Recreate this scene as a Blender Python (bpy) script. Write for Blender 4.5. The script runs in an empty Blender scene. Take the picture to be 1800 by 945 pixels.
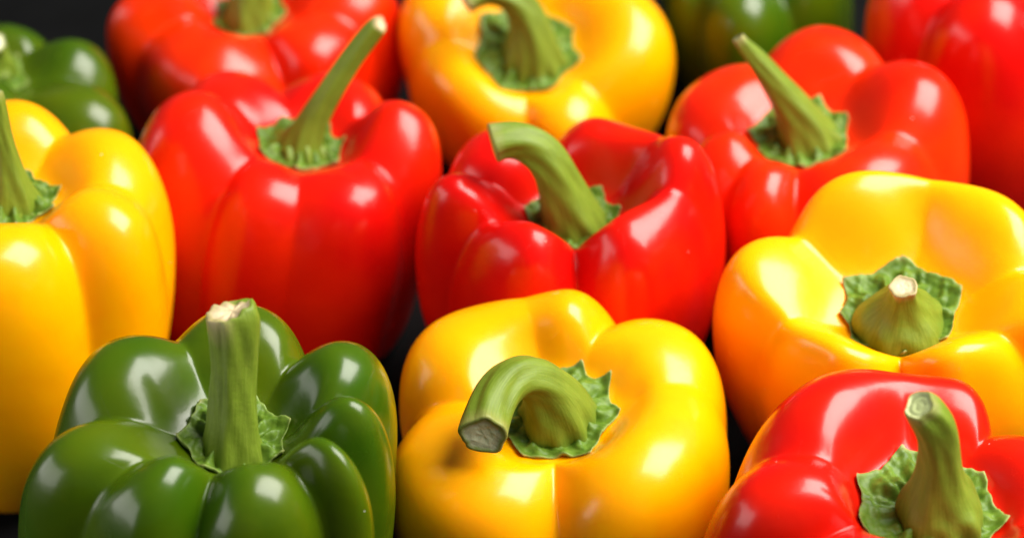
import bpy, math
import numpy as np
from mathutils import Vector, Matrix

# ------------------------------------------------------------------ camera, light, exposure
MM = 0.001
scene = bpy.context.scene
CAM_E, CAM_D, CAM_T, CAM_FOV = math.radians(37), 640.0, (0.0, 0.0, 65.0), math.radians(25)
_fw = Vector((0, math.cos(CAM_E), -math.sin(CAM_E)))
cam_data = bpy.data.cameras.new('camera')
cam = bpy.data.objects.new('camera', cam_data)
scene.collection.objects.link(cam)
cam.location = (Vector(CAM_T) - _fw * CAM_D) * MM
cam.rotation_euler = (math.pi / 2 - CAM_E, 0, 0)
cam_data.sensor_width = 36.0
cam_data.lens = 18.0 / math.tan(CAM_FOV / 2)
cam_data.clip_start = 0.01
cam_data.clip_end = 50
cam_data.dof.use_dof = True
cam_data.dof.focus_distance = 0.560
cam_data.dof.aperture_fstop = 8.0
cam_data.dof.aperture_blades = 7
scene.camera = cam

world = bpy.data.worlds.new('World')
scene.world = world
world.use_nodes = True
world.node_tree.nodes['Background'].inputs['Color'].default_value = (0.9, 0.95, 1.0, 1)
world.node_tree.nodes['Background'].inputs['Strength'].default_value = 0.08

def softbox(name, loc, target, sx, sy, watts, colour):
    d = bpy.data.lights.new(name, 'AREA')
    d.shape = 'RECTANGLE'; d.size = sx; d.size_y = sy; d.energy = watts; d.color = colour
    o = bpy.data.objects.new(name, d)
    scene.collection.objects.link(o)
    o.location = loc
    o.rotation_euler = (Vector(target) - Vector(loc)).to_track_quat('-Z', 'Y').to_euler()
    return o
softbox('key_softbox', (0.64, -0.05, 0.99), (0.0, 0.02, 0.08), 0.95, 0.85, 40, (1.0, 0.96, 0.89))
softbox('fill_softbox', (-0.96, -0.27, 0.22), (0.0, 0.0, 0.06), 1.05, 0.44, 5.5, (1.0, 0.97, 0.93))

scene.view_settings.view_transform = 'Standard'
scene.view_settings.look = 'None'
scene.view_settings.exposure = 0.0
scene.view_settings.gamma = 1.0
scene.view_settings.use_curve_mapping = False

# ------------------------------------------------------------------ materials
class NT:
    def __init__(self, name):
        self.m = bpy.data.materials.new(name); self.m.use_nodes = True
        self.t = self.m.node_tree; self.b = self.t.nodes['Principled BSDF']
    def n(self, kind, **kw):
        nd = self.t.nodes.new(kind)
        for k, v in kw.items(): setattr(nd, k, v)
        return nd
    def l(self, a, b): self.t.links.new(a, b)
    def noise(self, vec, scale, detail=3, rough=0.55):
        nd = self.n('ShaderNodeTexNoise'); nd.inputs['Scale'].default_value = scale
        nd.inputs['Detail'].default_value = detail; nd.inputs['Roughness'].default_value = rough
        self.l(vec, nd.inputs['Vector']); return nd.outputs['Fac']
    def ramp(self, fac, stops, interp='LINEAR'):
        nd = self.n('ShaderNodeValToRGB'); cr = nd.color_ramp; cr.interpolation = interp
        while len(cr.elements) < len(stops): cr.elements.new(0.5)
        for e, (p, c) in zip(cr.elements, stops):
            e.position = p; e.color = (*c, 1) if len(c) == 3 else c
        self.l(fac, nd.inputs['Fac']); return nd.outputs['Color']
    def mix(self, fac, a, b):
        nd = self.n('ShaderNodeMix', data_type='RGBA')
        for s, v in ((0, fac), (6, a), (7, b)):
            if hasattr(v, 'links'): self.l(v, nd.inputs[s])
            elif s == 0: nd.inputs[0].default_value = v
            else: nd.inputs[s].default_value = (*v, 1)
        return nd.outputs[2]
    def math(self, op, a, b=None):
        nd = self.n('ShaderNodeMath', operation=op)
        for i, v in enumerate((a, b)):
            if v is None: continue
            if hasattr(v, 'links'): self.l(v, nd.inputs[i])
            else: nd.inputs[i].default_value = v
        return nd.outputs[0]

def skin_material(name, c_main, c_alt, c_blush, sss):
    t = NT(name); b = t.b
    co = t.n('ShaderNodeTexCoord').outputs['Object']
    inf = t.n('ShaderNodeObjectInfo').outputs['Random']
    add = t.n('ShaderNodeVectorMath', operation='ADD'); t.l(co, add.inputs[0])
    cmb = t.n('ShaderNodeCombineXYZ'); t.l(inf, cmb.inputs[0]); t.l(inf, cmb.inputs[2]); t.l(cmb.outputs[0], add.inputs[1])
    v = add.outputs[0]
    big = t.noise(v, 28, 2)
    col = t.mix(t.ramp(big, [(0.35, (0, 0, 0)), (0.7, (1, 1, 1))]), c_main, c_alt)
    mid = t.noise(v, 60, 3)
    col = t.mix(t.ramp(mid, [(0.55, (0, 0, 0)), (0.85, (0.6, 0.6, 0.6))]), col, c_blush)
    # pale pinpricks of dust and wax
    vor = t.n('ShaderNodeTexVoronoi'); vor.inputs['Scale'].default_value = 210; t.l(v, vor.inputs['Vector'])
    rnd = t.n('ShaderNodeSeparateColor'); t.l(vor.outputs['Color'], rnd.inputs[0])
    dot = t.math('MULTIPLY', t.math('LESS_THAN', vor.outputs['Distance'], 0.045), t.math('GREATER_THAN', rnd.outputs[0], 0.95))
    col = t.mix(t.math('MULTIPLY', dot, 0.55), col, (0.9, 0.8, 0.7))
    t.l(col, b.inputs['Base Color'])
    b.inputs['Subsurface Weight'].default_value = sss
    b.inputs['Subsurface Radius'].default_value = (1.0, 0.45, 0.1)
    b.inputs['Subsurface Scale'].default_value = 0.005
    rr = t.n('ShaderNodeMapRange'); t.l(t.noise(v, 90, 4), rr.inputs[0])
    rr.inputs[3].default_value = 0.19; rr.inputs[4].default_value = 0.31
    t.l(rr.outputs[0], b.inputs['Roughness'])
    b.inputs['IOR'].default_value = 1.42
    b.inputs['Coat Weight'].default_value = 0.15
    b.inputs['Coat Roughness'].default_value = 0.10
    b.inputs['Coat IOR'].default_value = 1.4
    # soft undulation + orange-peel micro relief
    bp = t.n('ShaderNodeBump'); bp.inputs['Strength'].default_value = 0.10; bp.inputs['Distance'].default_value = 0.0012
    t.l(t.noise(v, 130, 2), bp.inputs['Height'])
    b2 = t.n('ShaderNodeBump'); b2.inputs['Strength'].default_value = 0.05; b2.inputs['Distance'].default_value = 0.0002
    t.l(t.noise(v, 1500, 2), b2.inputs['Height']); t.l(bp.outputs[0], b2.inputs['Normal'])
    pit = t.n('ShaderNodeTexVoronoi'); pit.inputs['Scale'].default_value = 75; t.l(v, pit.inputs['Vector'])
    pr_ = t.n('ShaderNodeSeparateColor'); t.l(pit.outputs['Color'], pr_.inputs[0])
    ph_ = t.math('MULTIPLY', t.math('SMOOTH_MIN', pit.outputs['Distance'], 0.16), t.math('GREATER_THAN', pr_.outputs[1], 0.86))
    b3 = t.n('ShaderNodeBump'); b3.inputs['Strength'].default_value = 0.35; b3.inputs['Distance'].default_value = 0.0015
    t.l(ph_, b3.inputs['Height']); t.l(b2.outputs[0], b3.inputs['Normal'])
    t.l(b3.outputs[0], b.inputs['Normal'])
    return t.m

def stem_material(name, c_dark, c_light, along):
    t = NT(name); b = t.b
    co = t.n('ShaderNodeTexCoord')
    v = co.outputs['Object']
    if along:                                    # UV.x round the stalk, UV.y along it -> fibres
        mp = t.n('ShaderNodeMapping'); mp.inputs['Scale'].default_value = (26, 1.6, 1); t.l(co.outputs['UV'], mp.inputs['Vector'])
        fib = t.noise(mp.outputs[0], 3.0, 5, 0.65)
    else:
        fib = t.noise(v, 420, 5, 0.6)
    blot = t.noise(v, 150, 3)
    col = t.mix(t.ramp(fib, [(0.32, (0, 0, 0)), (0.72, (1, 1, 1))]), c_dark, c_light)
    col = t.mix(t.ramp(blot, [(0.45, (0, 0, 0)), (0.75, (0.4, 0.4, 0.4))]), col, tuple(0.6 * x for x in c_dark))
    at = t.n('ShaderNodeVertexColor'); at.layer_name = 'wear'
    sc = t.n('ShaderNodeSeparateColor'); t.l(at.outputs['Color'], sc.inputs[0])
    wear = t.math('MULTIPLY', sc.outputs[0], t.math('ADD', t.noise(v, 260, 3), 0.35))
    col = t.mix(wear, col, (0.42, 0.33, 0.16))
    col = t.mix(sc.outputs[1], col, (0.36, 0.42, 0.14))
    t.l(col, b.inputs['Base Color'])
    b.inputs['Roughness'].default_value = 0.5
    b.inputs['Specular IOR Level'].default_value = 0.35
    b.inputs['Subsurface Weight'].default_value = 0.12
    b.inputs['Subsurface Radius'].default_value = (0.5, 1.0, 0.15)
    b.inputs['Subsurface Scale'].default_value = 0.0015
    bp = t.n('ShaderNodeBump'); bp.inputs['Strength'].default_value = 0.30; bp.inputs['Distance'].default_value = 0.0005
    t.l(fib, bp.inputs['Height'])
    b2 = t.n('ShaderNodeBump'); b2.inputs['Strength'].default_value = 0.25; b2.inputs['Distance'].default_value = 0.0004
    t.l(t.noise(v, 900, 3), b2.inputs['Height']); t.l(bp.outputs[0], b2.inputs['Normal'])
    t.l(b2.outputs[0], b.inputs['Normal'])
    return t.m

def cut_material(name, rim, core):
    t = NT(name); b = t.b
    v = t.n('ShaderNodeTexCoord').outputs['Object']
    uv = t.n('ShaderNodeTexCoord').outputs['UV']
    sep = t.n('ShaderNodeSeparateXYZ'); t.l(uv, sep.inputs[0])
    f = t.math('ADD', sep.outputs[1], t.math('MULTIPLY', t.math('SUBTRACT', t.noise(v, 500, 3), 0.5), 0.35))
    col = t.ramp(f, [(0.0, core), (0.55, core), (0.8, tuple(0.7 * x for x in core)), (1.0, rim)])
    t.l(col, b.inputs['Base Color'])
    b.inputs['Roughness'].default_value = 0.6
    bp = t.n('ShaderNodeBump'); bp.inputs['Strength'].default_value = 0.5; bp.inputs['Distance'].default_value = 0.0005
    t.l(t.noise(v, 900, 4), bp.inputs['Height']); t.l(bp.outputs[0], b.inputs['Normal'])
    return t.m

SKIN = {
    'yellow': skin_material('yellow_skin', (1.0, 0.37, 0.000), (1.0, 0.43, 0.000), (0.98, 0.31, 0.0), 0.4),
    'red': skin_material('red_skin', (0.64, 0.0035, 0.002), (0.76, 0.015, 0.001), (0.52, 0.003, 0.003), 0.22),
    'orange_red': skin_material('orange_red_skin', (0.76, 0.012, 0.001), (0.85, 0.034, 0.001), (0.66, 0.006, 0.001), 0.22),
    'green': skin_material('green_skin', (0.032, 0.085, 0.0012), (0.078, 0.118, 0.0016), (0.019, 0.060, 0.0012), 0.15),
}
STEM = stem_material('stalk_green', (0.120, 0.185, 0.008), (0.19, 0.265, 0.025), True)
CALYX = stem_material('calyx_green', (0.070, 0.145, 0.008), (0.14, 0.235, 0.020), False)
CUT = {
    'tan': cut_material('cut_tan', (0.36, 0.30, 0.12), (0.62, 0.50, 0.30)),
    'pale': cut_material('cut_pale', (0.24, 0.32, 0.07), (0.74, 0.76, 0.50)),
    'ring': cut_material('cut_ring', (0.62, 0.66, 0.32), (0.40, 0.46, 0.20)),
    'green': cut_material('cut_green', (0.22, 0.36, 0.04), (0.26, 0.42, 0.05)),
    'dark': cut_material('cut_dark', (0.10, 0.10, 0.04), (0.14, 0.13, 0.06)),
}

# ------------------------------------------------------------------ geometry helpers
def mesh_object(name, verts, faces, mat, parent=None, smooth=True, uvs=None, cols=None):
    me = bpy.data.meshes.new(name)
    me.from_pydata(verts, [], faces)
    if smooth: me.polygons.foreach_set('use_smooth', [True] * len(me.polygons))
    if uvs is not None:
        lay = me.uv_layers.new(name='UVMap'); vi = np.empty(len(me.loops), int); me.loops.foreach_get('vertex_index', vi)
        lay.data.foreach_set('uv', np.asarray(uvs, float)[vi].ravel())
    if cols is not None:
        ca = me.color_attributes.new('wear', 'FLOAT_COLOR', 'POINT')
        ca.data.foreach_set('color', np.asarray(cols, float).ravel())
    me.materials.append(mat); me.update()
    o = bpy.data.objects.new(name, me)
    scene.collection.objects.link(o)
    o.parent = parent
    return o

def grid_faces(n, m, wrap=True):
    f = []
    for i in range(n if wrap else n - 1):
        a, b = i * m, ((i + 1) % n) * m
        for j in range(m - 1): f.append((a + j, b + j, b + j + 1, a + j + 1))
    return f

def bspline_basis(n, ts):
    k = 3; kn = np.concatenate([[0] * k, np.linspace(0, 1, n - k + 1), [1] * k])
    ts = np.clip(ts, 0, 1 - 1e-9)
    B = np.array([(ts >= kn[i]) & (ts < kn[i + 1]) for i in range(len(kn) - 1)], float).T
    for d in range(1, k + 1):
        nb = np.zeros((len(ts), B.shape[1] - 1))
        for i in range(B.shape[1] - 1):
            a = kn[i + d] - kn[i]; b = kn[i + d + 1] - kn[i + 1]
            if a > 0: nb[:, i] += (ts - kn[i]) / a * B[:, i]
            if b > 0: nb[:, i] += (kn[i + d + 1] - ts) / b * B[:, i + 1]
        B = nb
    return B

def periodic(th, ang, val):
    # smooth periodic interpolation of val at angles ang (radians, ascending): cosine/linear blend
    a=np.concatenate([ang[-1:]-2*np.pi, ang, ang[:1]+2*np.pi]); v=np.concatenate([val[-1:],val,val[:1]])
    t=(th-a[0])%(2*np.pi)+a[0]
    i=np.clip(np.searchsorted(a,t,side='right')-1,0,len(a)-2)
    u=(t-a[i])/(a[i+1]-a[i]); u=u*u*(3-2*u)
    return v[i]*(1-u)+v[i+1]*u
def pepper_local(P, nth=180, ns=60, th=None, groove=None):
    """P: dict g (rad, ascending), h, R, c, k arrays; Zc. returns (nth,ns,3) mm"""
    g=np.asarray(P['g'],float); h=np.asarray(P['h'],float); R=np.asarray(P['R'],float); c=np.asarray(P['c'],float); k=np.asarray(P['k'],float)
    Zc=P['Zc']; L=len(g)
    if th is None: th=np.linspace(0,2*np.pi,nth,endpoint=False)
    t=(th-g[0])%(2*np.pi)+g[0]
    ge=np.concatenate([g,g[:1]+2*np.pi])
    i=np.clip(np.searchsorted(ge,t,side='right')-1,0,L-1)
    u=(t-ge[i])/(ge[i+1]-ge[i])
    mid=0.5*(ge[:-1]+ge[1:])
    hb=periodic(th,mid,h); Rb=periodic(th,mid,R); cb=periodic(th,mid,c)
    us=u*u*(3-2*u); kk=k[i]*(1-us)+k[(i+1)%L]*us
    eps=0.13+0.40*np.clip(1-kk,0,1); s=np.sin(np.pi*u)
    S=((np.sqrt(s*s+eps*eps)-eps)/(np.sqrt(1+eps*eps)-eps))**0.75
    wl=np.diff(ge); wg=np.clip(0.5*(wl+np.roll(wl,1))/1.25,0.6,1.1)   # narrow lobes have shallower grooves
    dp=wg[i]*(1-us)+wg[(i+1)%L]*us
    D=kk*dp*(1-S)                       # 0 lobe .. ~1 groove
    rcal=P.get('rcal',11.0)
    Di=D+0.55*np.clip(1-kk,0,1)*dp*(1-S)   # creases are deepest beside the stalk
    hI=hb*(1-0.88*Di)
    zs=[];rs=[]
    def cp(r,z): rs.append(r+0*th); zs.append(z+0*th)
    hF=hb*(1-0.88*D)
    sh=Rb*(1-0.33*D)
    cp(0,Zc-1.5); cp(rcal*0.55,Zc-1.5)
    cp(rcal*1.05,Zc-1.0)
    cp(rcal+(cb*sh-rcal)*(0.28+0.20*Di), Zc+hI*0.27)
    cp(rcal+(cb*sh-rcal)*(0.64+0.10*Di), Zc+hI*0.90)
    cp(cb*sh*1.06, Zc+hF*1.22)
    cp(Rb*(1-0.31*D)*0.90, Zc+hF*1.0-2)
    cp(Rb*(1-0.24*D)*1.02, Zc+hF*0.5-Zc*0.17)
    cp(Rb*(1-0.17*D)*1.035, Zc*0.60)
    cp(Rb*(1-0.12*D)*0.95, Zc*0.32)
    lo=P.get('lo',0.80)
    cp(Rb*(1-0.11*D)*lo, Zc*0.09)
    cp(Rb*(1-0.16*D)*lo*0.78, -Zc*0.05)
    cp(Rb*(1-0.20*D)*lo*0.45, -Zc*0.03+3*D)
    cp(Rb*0.14, 5); cp(0,6)
    rs=np.array(rs).T; zs=np.array(zs).T
    B=bspline_basis(rs.shape[1], np.linspace(0,1,ns))
    r=rs@B.T; z=zs@B.T
    return np.stack([r*np.cos(th)[:,None], r*np.sin(th)[:,None], z],-1)

def fnoise(p, seed, freq, octs=2):
    """cheap smooth pseudo-noise: sums of sines in random directions; p (...,3)"""
    r = np.random.RandomState(seed); out = np.zeros(p.shape[:-1]); amp = 1.0
    for o in range(octs):
        for _ in range(5):
            d = r.normal(size=3); d /= np.linalg.norm(d)
            out += amp * np.sin((p @ d) * freq * (0.7 + 0.6 * r.rand()) + r.rand() * 6.28) / 2.2
        freq *= 2.1; amp *= 0.5
    return out

PEPPERS = {
    'green_front': dict(x=-75.2,y=-91.5,z0=6.15,tx=0.108,ty=0.112,Zc=85.4,lo=0.757,rcal=10.8,
        h=[17.6,15.0,11.4,10.3,9.0,12.7,13.1,16.3],R=[38.8,44.2,42.6,44.6,50.3,41.0,38.1,41.7],c=[0.627,0.586,0.659,0.649,0.641,0.57,0.559,0.597],
        g=[-0.396,0.165,1.054,2.125,3.155,3.793,4.527,5.462],k=[0.85,0.8,0.87,0.58,0.95,0.75,0.95,0.85],
        stem=[(0.6, -2.5, 82.8, 7.8), (0.1, -1.8, 87.9, 6.7), (-0.1, -0.2, 94.0, 5.8), (-0.4, 2.2, 101.0, 5.4), (-0.7, 4.6, 108.0, 5.4), (-1.3, 7.0, 114.8, 5.9), (-2.1, 8.7, 119.5, 5.6)],
        cr=13.5,tips=[20, 75, 130, 185, 240, 290, 340],seed=1,cut='tan'),
    'yellow_front': dict(x=15.8,y=-54.9,z0=6.25,tx=0.159,ty=-0.080,Zc=62.9,lo=0.780,rcal=14.0,
        h=[6.2,11.4,7.4,6.1,9.1],R=[46.5,40.6,48.3,46.1,44.3],c=[0.607,0.619,0.575,0.591,0.611],
        g=[0.097,1.052,1.767,2.963,4.685],k=[0.3,0.82,0.19,0.72,0.96],
        stem=[(0.6, -1.6, 61.4, 9.8), (0.4, -2.3, 67.6, 8.6), (-1.4, -2.1, 75.0, 6.5), (-5.0, -3.3, 81.0, 5.3), (-9.7, -6.6, 83.6, 5.3), (-13.9, -13.2, 83.1, 5.6), (-16.5, -22.4, 82.7, 5.9)],
        cr=17.5,tips=[-60, -5, 35, 62, 130, 190, 240],seed=2,cut='pale'),
    'red_front': dict(x=91.3,y=-105.1,z0=5.56,tx=0.127,ty=0.081,Zc=76.2,lo=0.734,rcal=15.2,
        h=[7.8,8.8,12.5,10.7,12.8,11.8],R=[42.2,42.8,47.0,50.9,37.7,41.7],c=[0.618,0.7,0.661,0.551,0.649,0.63],
        g=[-0.3,0.925,1.734,2.852,3.574,5.2],k=[0.8,0.87,0.12,0.52,0.8,0.8],
        stem=[(2.6, -2.0, 74.4, 9.3), (1.7, -1.7, 78.9, 9.6), (0.4, -1.1, 83.8, 8.1), (-0.7, -1.3, 89.2, 5.9), (-1.7, -0.8, 95.5, 4.9), (-3.9, -0.5, 102.8, 4.6), (-6.4, 0.1, 107.6, 4.5), (-9.6, 0.1, 111.6, 3.7)],
        cr=19,tips=[-55, -8, 38, 105, 155, 200, 255],seed=3,cut='ring'),
    'yellow_left': dict(x=-143.3,y=-5.2,z0=4.98,tx=-0.002,ty=0.090,Zc=87.4,lo=0.794,rcal=11.2,
        h=[11.2,11.0,11.1,11.3,11.3,9.5],R=[45.2,44.6,42.9,43.4,45.3,43.9],c=[0.563,0.599,0.619,0.582,0.58,0.619],
        g=[-0.845,0.005,1.142,2.204,3.094,4.073],k=[0.83,0.48,0.61,0.8,0.8,0.8],
        stem=[(1.5, -0.6, 86.7, 7.9), (1.4, -1.0, 91.2, 6.1), (0.8, -0.6, 98.3, 3.8), (-0.3, 0.1, 105.9, 2.8), (-1.6, 0.8, 113.4, 2.7), (-2.9, 1.9, 119.7, 2.7)],
        cr=14,tips=[-70, -20, 18, 75, 130, 190, 240],seed=4,cut='pale'),
    'yellow_right': dict(x=114.0,y=-25.1,z0=7.45,tx=0.187,ty=-0.177,Zc=75.9,lo=0.809,rcal=13.6,
        h=[12.6,16.4,14.1,12.1,11.9,10.6],R=[46.5,42.7,50.5,35.3,36.1,50.1],c=[0.739,0.761,0.732,0.72,0.725,0.732],
        g=[0.092,1.179,2.375,3.297,4.568,5.641],k=[0.83,0.15,0.57,0.55,0.96,0.8],
        stem=[(-1.2, -5.2, 71.3, 10.9), (-1.0, -4.9, 74.2, 11.6), (-0.8, -5.7, 79.0, 11.0), (-0.3, -5.8, 83.0, 8.4), (0.1, -7.0, 88.6, 4.8), (0.4, -8.0, 94.5, 3.6)],
        cr=17,tips=[-50, 15, 80, 140, 175, 215, 265],seed=5,cut='tan'),
    'red_left': dict(x=-73.2,y=47.5,z0=6.85,tx=-0.040,ty=0.168,Zc=66.7,lo=0.940,rcal=11.6,
        h=[16.2,8.0,5.4,14.5,5.6,8.3],R=[42.3,43.6,47.2,47.3,39.7,45.0],c=[0.57,0.577,0.548,0.611,0.632,0.64],
        g=[-0.537,0.635,1.864,2.738,4.082,4.761],k=[0.76,0.7,0.89,0.59,0.76,0.5],
        stem=[(0.3, -0.7, 65.8, 8.7), (1.2, -1.5, 70.1, 6.0), (3.1, -0.9, 76.6, 4.3), (6.3, 0.7, 84.8, 3.6), (11.0, 3.2, 94.7, 3.3), (15.2, 4.7, 103.0, 3.1), (17.9, 5.0, 107.6, 2.4)],
        cr=14.5,tips=[-35, 15, 60, 115, 165, 215, 270],seed=6,cut='tan'),
    'red_center': dict(x=18.1,y=21.6,z0=5.95,tx=0.205,ty=-0.023,Zc=72.8,lo=0.809,rcal=11.2,
        h=[21.0,13.0,10.8,16.2,14.4,15.5],R=[43.4,35.9,43.0,43.5,33.6,37.4],c=[0.672,0.591,0.515,0.705,0.572,0.526],
        g=[-0.16,0.549,1.806,2.844,3.493,4.758],k=[0.3,0.23,0.9,0.89,0.76,0.94],
        stem=[(0.4, -1.3, 71.7, 9.4), (-0.8, -1.0, 77.2, 7.8), (-3.1, 0.3, 85.0, 6.2), (-5.6, 1.9, 91.9, 5.5), (-9.8, 3.6, 97.4, 5.2), (-15.1, 3.7, 100.2, 5.0), (-20.8, 2.7, 100.8, 5.3)],
        cr=14,tips=[-60, 5, 50, 110, 165, 215, 265],seed=7,cut='green'),
    'red_right': dict(x=93.3,y=60.2,z0=6.59,tx=0.142,ty=-0.128,Zc=71.1,lo=0.789,rcal=12.8,
        h=[12.7,10.8,6.1,10.3,9.3,10.0],R=[48.8,48.2,44.3,37.7,42.5,43.9],c=[0.633,0.59,0.566,0.595,0.603,0.601],
        g=[-0.402,0.724,1.824,3.164,3.933,4.562],k=[0.53,0.59,0.56,0.62,0.6,0.8],
        stem=[(1.7, -1.7, 69.2, 9.6), (0.6, -1.3, 73.9, 7.6), (-1.7, -0.4, 80.8, 5.6), (-5.2, 0.7, 87.9, 4.2), (-9.6, 2.3, 95.7, 3.2), (-13.1, 3.3, 101.4, 2.4), (-15.9, 4.5, 105.8, 1.8)],
        cr=16,tips=[-45, 20, 62, 110, 170, 215, 265],seed=8,cut='dark'),
    'red_back': dict(x=-77.0,y=152.0,z0=7.23,tx=0.157,ty=-0.156,Zc=55.5,lo=0.816,rcal=10.4,
        h=[6.4,11.1,13.1,11.0,18.1,10.6,6.1],R=[46.9,42.4,42.8,42.1,48.7,44.0,41.1],c=[0.606,0.58,0.59,0.58,0.481,0.544,0.585],
        g=[-0.335,0.496,1.211,2.26,2.956,3.558,5.068],k=[0.66,0.7,0.7,0.7,0.7,0.6,0.9],
        stem=[(-0.5, -1.3, 54.3, 9.3), (0.8, -1.0, 58.7, 7.4), (2.8, 1.2, 66.1, 6.1), (5.1, 4.0, 74.2, 5.3), (7.3, 6.8, 80.9, 5.1)],
        cr=13,tips=[-60, -10, 40, 100, 150, 200, 250],seed=9,cut='pale'),
    'yellow_back': dict(x=5.9,y=144.8,z0=10.93,tx=0.470,ty=-0.026,Zc=59.1,lo=0.756,rcal=14.4,
        h=[7.8,6.8,6.6,6.7,5.7],R=[47.8,38.5,46.1,34.8,40.4],c=[0.656,0.647,0.636,0.627,0.621],
        g=[-0.682,1.134,1.962,3.071,4.7],k=[0.63,0.69,0.7,0.5,0.61],
        stem=[(2.3, -2.2, 57.9, 10.5), (1.8, -0.3, 63.3, 8.3), (0.8, 3.5, 70.8, 6.1), (-2.7, 6.5, 76.8, 5.0), (-8.4, 7.7, 80.8, 4.4), (-13.7, 6.3, 82.4, 4.2), (-18.5, 3.6, 82.3, 4.2)],
        cr=18,tips=[-65, -15, 25, 80, 140, 190, 245],seed=10,cut='dark'),
    'green_back_left': dict(x=-178.3,y=97.9,z0=8.09,tx=-0.068,ty=0.267,Zc=58.1,lo=0.750,rcal=10.4,
        h=[9.6,10.5,6.7,12.4,12.0,12.0],R=[52.0,40.7,32.8,40.4,38.1,39.2],c=[0.642,0.599,0.543,0.591,0.58,0.58],
        g=[-0.849,0.005,0.926,1.897,3.144,4.097],k=[0.9,0.97,0.84,0.91,0.9,0.9],
        stem=[(-2.0, 2.7, 61.8, 8.0), (-2.0, 0.1, 65.3, 5.7), (-1.5, -3.7, 68.9, 4.2), (-0.4, -7.4, 72.8, 3.5), (1.0, -10.4, 76.1, 3.1)],
        cr=13,tips=[-60, 0, 60, 120, 180, 240],seed=11,cut='pale'),
    'green_back_right': dict(x=88.6,y=178.3,z0=5.15,tx=0.089,ty=-0.168,Zc=59.5,lo=0.769,rcal=10.4,
        h=[10.3,10.6,10.1,10.3,11.1,9.9],R=[33.8,40.9,41.8,29.9,32.1,42.9],c=[0.573,0.577,0.578,0.58,0.577,0.566],
        g=[-1.17,0.395,1.307,2.327,3.402,4.049],k=[0.85,0.8,0.8,0.8,0.81,0.78],
        stem=[(0.1, 0.1, 59.6, 8.6), (-0.3, -0.0, 65.6, 6.1), (-0.3, 1.8, 73.6, 4.7), (-1.2, 3.5, 81.7, 4.2)],
        cr=13,tips=[-60, 0, 60, 120, 180, 240],seed=12,cut='pale'),
    'red_far': dict(x=165.7,y=124.4,z0=5.07,tx=0.037,ty=-0.090,Zc=83.4,lo=0.798,rcal=12.0,
        h=[10.9,8.4,11.7,12.3,11.0,11.0],R=[43.1,43.5,44.3,46.2,44.7,44.0],c=[0.58,0.573,0.578,0.58,0.58,0.58],
        g=[-0.519,0.519,1.562,2.501,3.675,4.717],k=[0.8,0.8,0.8,0.8,0.8,0.8],
        stem=[(1.1, -1.3, 81.8, 8.9), (1.1, -1.9, 87.4, 6.4), (1.4, -0.3, 95.7, 4.9), (3.1, 1.7, 104.4, 4.4)],
        cr=15,tips=[-60, 0, 50, 110, 180, 240, 280],seed=13,cut='pale'),
}


LOOK = {
    'green_front': ('green', 'glossy green pepper with eight rounded lobes and thick upright stalk with tan cut top'),
    'yellow_front': ('yellow', 'yellow pepper whose thick stalk arches over, its pale cut end pointing down'),
    'red_front': ('red', 'shiny red pepper with ringed cut stalk, in front of the stub-stalked yellow pepper'),
    'yellow_left': ('yellow', 'tall yellow pepper with thin stalk behind the green pepper with a tan-topped stalk'),
    'yellow_right': ('yellow', 'yellow pepper with short cone-shaped stub of a stalk in a wide calyx cup'),
    'red_left': ('red', 'tall red pepper with long straight slanting stalk reaching up over the red pepper behind'),
    'red_center': ('red', 'deep red pepper with fat hooked stalk, standing behind the yellow pepper with arched stalk'),
    'red_right': ('orange_red', 'orange-red pepper with slender stalk tapering to a dark point'),
    'red_back': ('orange_red', 'blurred orange-red pepper behind the red pepper with the long slanting stalk'),
    'yellow_back': ('yellow', 'blurred yellow pepper behind the red pepper with hooked stalk'),
    'green_back_left': ('green', 'blurred dark green pepper behind the tall thin-stalked yellow pepper'),
    'green_back_right': ('green', 'blurred green pepper behind the orange-red pepper with the dark pointed stalk'),
    'red_far': ('red', 'blurred tall red pepper beside the blurred green pepper, behind the stub-stalked yellow one'),
}

def make_fruit(key, P, root, mat):
    nth, ns = 288, 110
    v = pepper_local(P, nth, ns)
    sd = P['seed']
    # gentle irregularity of the flesh, fading at the calyx
    r = np.hypot(v[..., 0], v[..., 1])
    w = np.clip((r - 12) / 10, 0, 1)
    nrm = v - np.array([0, 0, P['Zc'] * 0.5]); nrm /= np.linalg.norm(nrm, axis=-1, keepdims=True)
    v = v + nrm * (w * (0.55 * fnoise(v, sd, 0.085, 1) + 0.16 * fnoise(v, sd + 50, 0.24, 1)))[..., None]
    verts = np.concatenate([v[:, 1:-1].reshape(-1, 3), v[:1, 0], v[:1, -1]]) * MM
    m = ns - 2; f = grid_faces(nth, m); top = nth * m; bot = top + 1
    for i in range(nth):
        a, b = i * m, ((i + 1) % nth) * m
        f.append((a, top, b)); f.append((a + m - 1, b + m - 1, bot))
    mesh_object('fruit', verts.tolist(), [tuple(reversed(q)) for q in f], mat, root)
    return v

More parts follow.
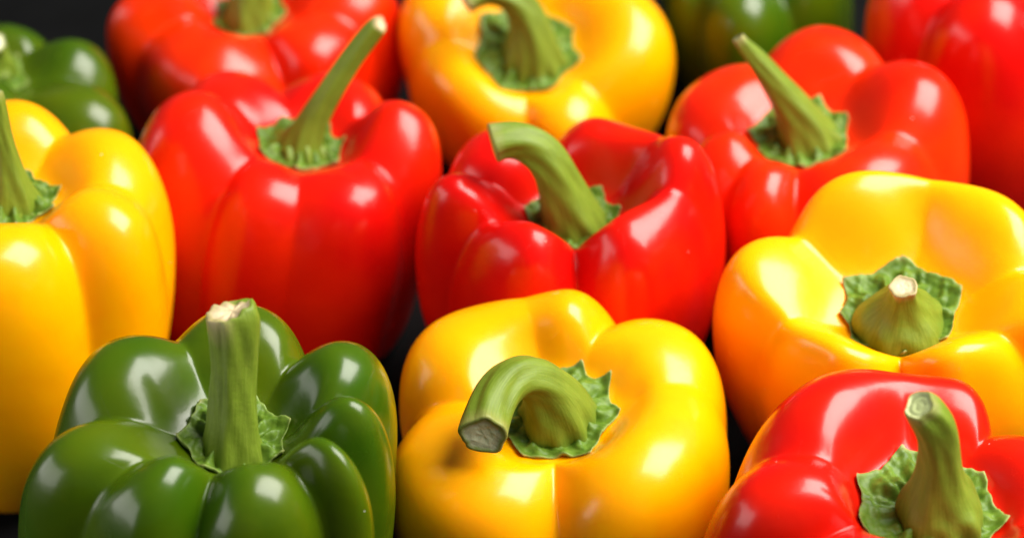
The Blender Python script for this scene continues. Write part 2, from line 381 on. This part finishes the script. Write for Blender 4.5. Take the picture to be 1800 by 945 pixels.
def make_calyx(P, fruit, root):
    rs = np.random.RandomState(P['seed'] * 7 + 1)
    nth, nr = 224, 36
    th = np.linspace(0, 2 * np.pi, nth, endpoint=False)
    cr = P['cr']; base = P['stem'][0]; bx, by = 0.5 * base[0], 0.5 * base[1]
    tips = np.sort(np.radians(P['tips']) % (2 * np.pi)); nt = len(tips)
    te = np.concatenate([tips, tips[:1] + 2 * np.pi])
    t = (th - tips[0]) % (2 * np.pi) + tips[0]
    i = np.clip(np.searchsorted(te, t, side='right') - 1, 0, nt - 1)
    u = (t - te[i]) / (te[i + 1] - te[i]); span = te[i + 1] - te[i]
    tl = 0.92 + 0.14 * rs.rand(nt)                       # length of each point
    ln = tl[i] * (1 - u) + tl[(i + 1) % nt] * u
    scal = 0.5 + 0.5 * np.cos(2 * np.pi * u); scal = 0.25 * scal + 0.75 * np.abs(2 * u - 1) ** 2.2                      # 1 on a tip, 0 between
    rim = cr * (ln * (0.84 + 0.16 * scal) + 0.010 * np.sin(th * 11 + rs.rand() * 6) + 0.006 * np.sin(th * 23 + rs.rand() * 6))
    # height of the fruit under (x, y): profile rows from the centre out to the crest
    nfr = fruit.shape[0]
    fr = np.hypot(fruit[..., 0], fruit[..., 1])
    prof = np.empty((nfr, 40)); rad = np.linspace(0, 26, 40)
    for a in range(nfr):
        j = int(np.argmax(fruit[a, :, 2]))
        prof[a] = np.interp(rad, fr[a, :j + 1], fruit[a, :j + 1, 2])
    kw = 13; pr = np.mean(np.stack([np.roll(prof, s, 0) for s in range(-kw, kw + 1, 2)]), 0)
    pr = np.maximum(pr, prof)
    # where the cavity wall gets too steep the rim stops against it
    wall = np.array([rad[min(39, int(np.argmax(prof[a] > P['Zc'] + 0.2 + 0.55 * np.clip(rad - 0.6 * cr, 0, None))) or 39)] for a in range(nfr)])
    wall = np.mean(np.stack([np.roll(wall, s) for s in range(-5, 6)]), 0)
    wt = wall[(th / (2 * np.pi) * nfr).astype(int) % nfr]
    rim = np.where(rim > wt + 1.0, wt + 1.0 + 0.25 * (rim - wt - 1.0), rim)
    q = np.linspace(0, 1, nr)
    X = bx * (1 - q)[None] + (rim[:, None] * q[None]) * np.cos(th)[:, None]
    Y = by * (1 - q)[None] + (rim[:, None] * q[None]) * np.sin(th)[:, None]
    A = (np.arctan2(Y, X) % (2 * np.pi)) / (2 * np.pi) * nfr; Rr = np.clip(np.hypot(X, Y) / 26 * 39, 0, 38.999)
    ai = A.astype(int) % nfr; ri = Rr.astype(int); fu = Rr - ri
    Z = pr[ai, ri] * (1 - fu) + pr[ai, ri + 1] * fu
    Z = np.minimum(Z, P['Zc'] - 1 + 0.42 * np.clip(np.hypot(X, Y) - 0.6 * cr, 0, None) + 0.8)
    qq = np.broadcast_to(q[None], Z.shape)
    # veins to the tips, knuckles round the stalk, crumpled web between
    nrd = 2 * nt
    ra = 0.55 + 0.9 * rs.rand(nrd); ro = (rs.rand(nrd) - 0.5) * 0.25; rq = 0.92 + 0.08 * rs.rand(nrd)
    ridge = np.zeros_like(Z)
    for a in range(nrd):                                  # finger-like veins from the stalk's foot to the rim
        ta = te[a // 2] + (a % 2) * 0.5 * (te[a // 2 + 1] - te[a // 2]) + ro[a]
        dth = (th - ta + np.pi) % (2 * np.pi) - np.pi
        prof_t = np.exp(-np.abs(dth / (0.60 * np.pi / nrd)) ** 2.6)
        qa = np.clip((qq - 0.42) / 0.14, 0, 1) * np.clip((rq[a] - qq) / 0.30, 0, 1)
        ridge += ra[a] * prof_t[:, None] * qa * (1.25 - 0.5 * qq)
    pts = np.stack([X, Y, Z], -1)
    cr_n = fnoise(pts, P['seed'] + 9, 0.85, 2) * np.clip((qq - 0.3) / 0.3, 0, 1)
    fine = fnoise(pts, P['seed'] + 31, 2.3, 2) * np.clip((qq - 0.35) / 0.2, 0, 1)
    lift = 0.7 + 2.6 * ridge + 0.5 * cr_n + 0.22 * fine + 0.5 * np.clip((qq - 0.85) / 0.15, 0, 1) * (0.4 + scal[:, None])
    local = prof[ai, ri] * (1 - fu) + prof[ai, ri + 1] * fu
    Zt = np.maximum(Z + lift, local + 0.45 + 0.35 * np.clip(lift, 0, 2))
    top = np.stack([X, Y, Zt], -1)
    botm = np.stack([X * (1 - 0.02 * qq), Y * (1 - 0.02 * qq), Zt - 1.3], -1)
    ring = np.concatenate([top, botm[:, ::-1]], 1)        # top surface, over the rim, back underneath
    m = ring.shape[1]
    f = grid_faces(nth, m)
    edge = np.concatenate([np.clip((q - 0.94) / 0.06, 0, 1), np.clip((q[::-1] - 0.94) / 0.06, 0, 1)])
    cols = np.zeros((nth, m, 4)); cols[..., 3] = 1
    cols[..., 1] = edge[None] * 0.35
    cols[..., 0] = edge[None] * (np.clip(scal, 0, 1)[:, None] ** 8) * 0.9
    return mesh_object('calyx', (ring.reshape(-1, 3) * MM).tolist(), f, CALYX, root, cols=cols.reshape(-1, 4))

def make_stem(P, root):
    rs = np.random.RandomState(P['seed'] * 13 + 5)
    st = np.array(P['stem'], float)
    st = np.concatenate([[[st[0, 0], st[0, 1], min(st[0, 2], P['Zc']) - 2.5, st[0, 3] * 1.0]], st])
    ns, na = 72, 80
    B = bspline_basis(len(st), np.linspace(0, 1, ns)) if len(st) >= 4 else None
    # interpolating feel: push the control points out a little so the curve keeps to the traced line
    ctl = st.copy()
    for _ in range(6):
        tt = np.linspace(0, 1, len(st)); cur = bspline_basis(len(st), tt) @ ctl
        ctl[1:-1] += 0.6 * (st - cur)[1:-1]
    c = B @ ctl; p = c[:, :3]; rad = c[:, 3]
    T = np.gradient(p, axis=0); T /= np.linalg.norm(T, axis=1, keepdims=True)
    N = np.empty_like(T); n0 = np.cross(T[0], [0, 1, 0.1]); N[0] = n0 / np.linalg.norm(n0)
    for k in range(1, ns):
        n = N[k - 1] - T[k] * (N[k - 1] @ T[k]); N[k] = n / np.linalg.norm(n)
    Bn = np.cross(T, N)
    an = np.linspace(0, 2 * np.pi, na, endpoint=False)
    s = np.linspace(0, 1, ns)
    ribs = 5 + rs.randint(2); ph = rs.rand() * 6.28
    tw = 0.5 * (rs.rand() - 0.5)
    A = an[None] + ph + tw * s[:, None]
    body = 0.055 * np.cos(A * ribs) - 0.10 * np.exp(-(((A + 0.9) % (2 * np.pi) - np.pi) / 0.16) ** 2) * np.clip((s[:, None] - 0.25) / 0.2, 0, 1)
    foot = np.exp(-(s[:, None] / 0.20) ** 2)
    knob = foot * (0.13 * np.cos(A * (ribs * 2) + 0.6 * np.sin(A)) + 0.06 * np.cos(A * 7 + 1.3))
    nz = 0.03 * np.sin(A * 3 + s[:, None] * 9 + ph) + 0.02 * np.sin(A * 8 + s[:, None] * 21)
    rr = rad[:, None] * (1 + body * (1 - foot) + knob + nz)
    ring = p[:, None] + rr[..., None] * (np.cos(an)[None, :, None] * N[:, None] + np.sin(an)[None, :, None] * Bn[:, None])
    uv = np.stack(np.broadcast_arrays(an[None] / (2 * np.pi), s[:, None] * 1.0), -1)
    cols = np.zeros((ns, na, 4)); cols[..., 3] = 1
    tipw = np.clip((s - 0.93) / 0.07, 0, 1)[:, None]
    strong = {'tan': 1.0, 'dark': 0.6}.get(P['cut'], 0.35)
    side = 1.0
    if P['seed'] == 1:                                   # bruised, torn side below the cut
        side = np.clip(0.25 + 1.2 * np.cos(an - math.atan2(-Bn[-1, 0], -N[-1, 0])), 0, 1)[None]
        tipw = np.clip((s - 0.80) / 0.14, 0, 1)[:, None]
    cols[..., 0] = np.clip(tipw * strong * side, 0, 1)
    # rounded lip at the cut
    lip = ring[-1]; cen = lip.mean(0)
    extra = [cen + (lip - cen) * 0.97 + T[-1] * 0.25, cen + (lip - cen) * 0.90 + T[-1] * 0.40, cen + (lip - cen) * 0.84 + T[-1] * 0.30]
    if P['seed'] == 1:
        extra = [e + T[-1] * (0.9 * np.sin(an * 2 + 0.8) + 0.35 * np.sin(an * 9))[:, None] for e in extra]
    ring2 = np.concatenate([ring, np.array(extra)], 0)
    uv2 = np.concatenate([uv, np.repeat(uv[-1:], 3, 0)], 0); cols2 = np.concatenate([cols, np.repeat(cols[-1:], 3, 0)], 0)
    n = ring2.shape[0]
    f = []
    for k in range(n - 1):
        for j in range(na):
            f.append((k * na + j, k * na + (j + 1) % na, (k + 1) * na + (j + 1) % na, (k + 1) * na + j))
    so = mesh_object('stem', (ring2.reshape(-1, 3) * MM).tolist(), f, STEM, root, uvs=uv2.reshape(-1, 2), cols=cols2.reshape(-1, 4))
    # the cut face: a slightly hollow disc set into the lip
    rim = np.array(extra[-1]); ccen = rim.mean(0); nq = 9
    V = [ccen - T[-1] * 0.5]; U = [(0.5, 0.0)]
    for a in range(1, nq):
        q = a / (nq - 1)
        dz = -0.5 * (1 - q ** 2) + (0.18 if P['cut'] == 'ring' else 0.05) * np.sin(q * 14)
        for j in range(na):
            V.append(ccen + (rim[j] - ccen) * q * 1.01 + T[-1] * (dz + 0.05 * np.sin(an[j] * 5 + q * 4) * q * (1 - q) * 4)); U.append((0.5, q))
    F = [(0, 1 + j, 1 + (j + 1) % na) for j in range(na)]
    for a in range(1, nq - 1):
        o1, o2 = 1 + (a - 1) * na, 1 + a * na
        for j in range(na): F.append((o1 + j, o2 + j, o2 + (j + 1) % na, o1 + (j + 1) % na))
    mesh_object('cut_face', (np.array(V) * MM).tolist(), F, CUT[P['cut']], so, uvs=U)
    return so

# ------------------------------------------------------------------ the surface
t = NT('black_slate'); b = t.b
v = t.n('ShaderNodeTexCoord').outputs['Object']
t.l(t.ramp(t.noise(v, 18, 6, 0.6), [(0.3, (0.003, 0.0031, 0.0033)), (0.75, (0.0065, 0.0067, 0.007))]), b.inputs['Base Color'])
b.inputs['Roughness'].default_value = 0.7
b.inputs['Specular IOR Level'].default_value = 0.06
bp = t.n('ShaderNodeBump'); bp.inputs['Strength'].default_value = 0.3; bp.inputs['Distance'].default_value = 0.001
t.l(t.noise(v, 160, 6, 0.65), bp.inputs['Height']); t.l(bp.outputs[0], b.inputs['Normal'])
hw, th_ = 1.6, 0.03
tv = [(-hw, -hw, -th_), (hw, -hw, -th_), (hw, hw, -th_), (-hw, hw, -th_), (-hw, -hw, 0), (hw, -hw, 0), (hw, hw, 0), (-hw, hw, 0)]
tabletop = mesh_object('tabletop', tv, [(3, 2, 1, 0), (4, 5, 6, 7), (0, 1, 5, 4), (1, 2, 6, 5), (2, 3, 7, 6), (3, 0, 4, 7)], t.m, smooth=False)
tabletop['kind'] = 'structure'
tabletop['label'] = 'matt black slate surface under the peppers'

# ------------------------------------------------------------------ the peppers
for key, P in PEPPERS.items():
    colour, label = LOOK[key]
    root = bpy.data.objects.new('bell_pepper', None)
    scene.collection.objects.link(root)
    root.empty_display_size = 0.02
    root.location = (P['x'] * MM, P['y'] * MM, P['z0'] * MM)
    root.rotation_euler = (P['tx'], P['ty'], 0)
    root['label'] = label; root['category'] = 'bell pepper'; root['group'] = 'bell peppers standing on the black surface'
    fr = make_fruit(key, P, root, SKIN[colour])
    make_calyx(P, fr, root)
    make_stem(P, root)
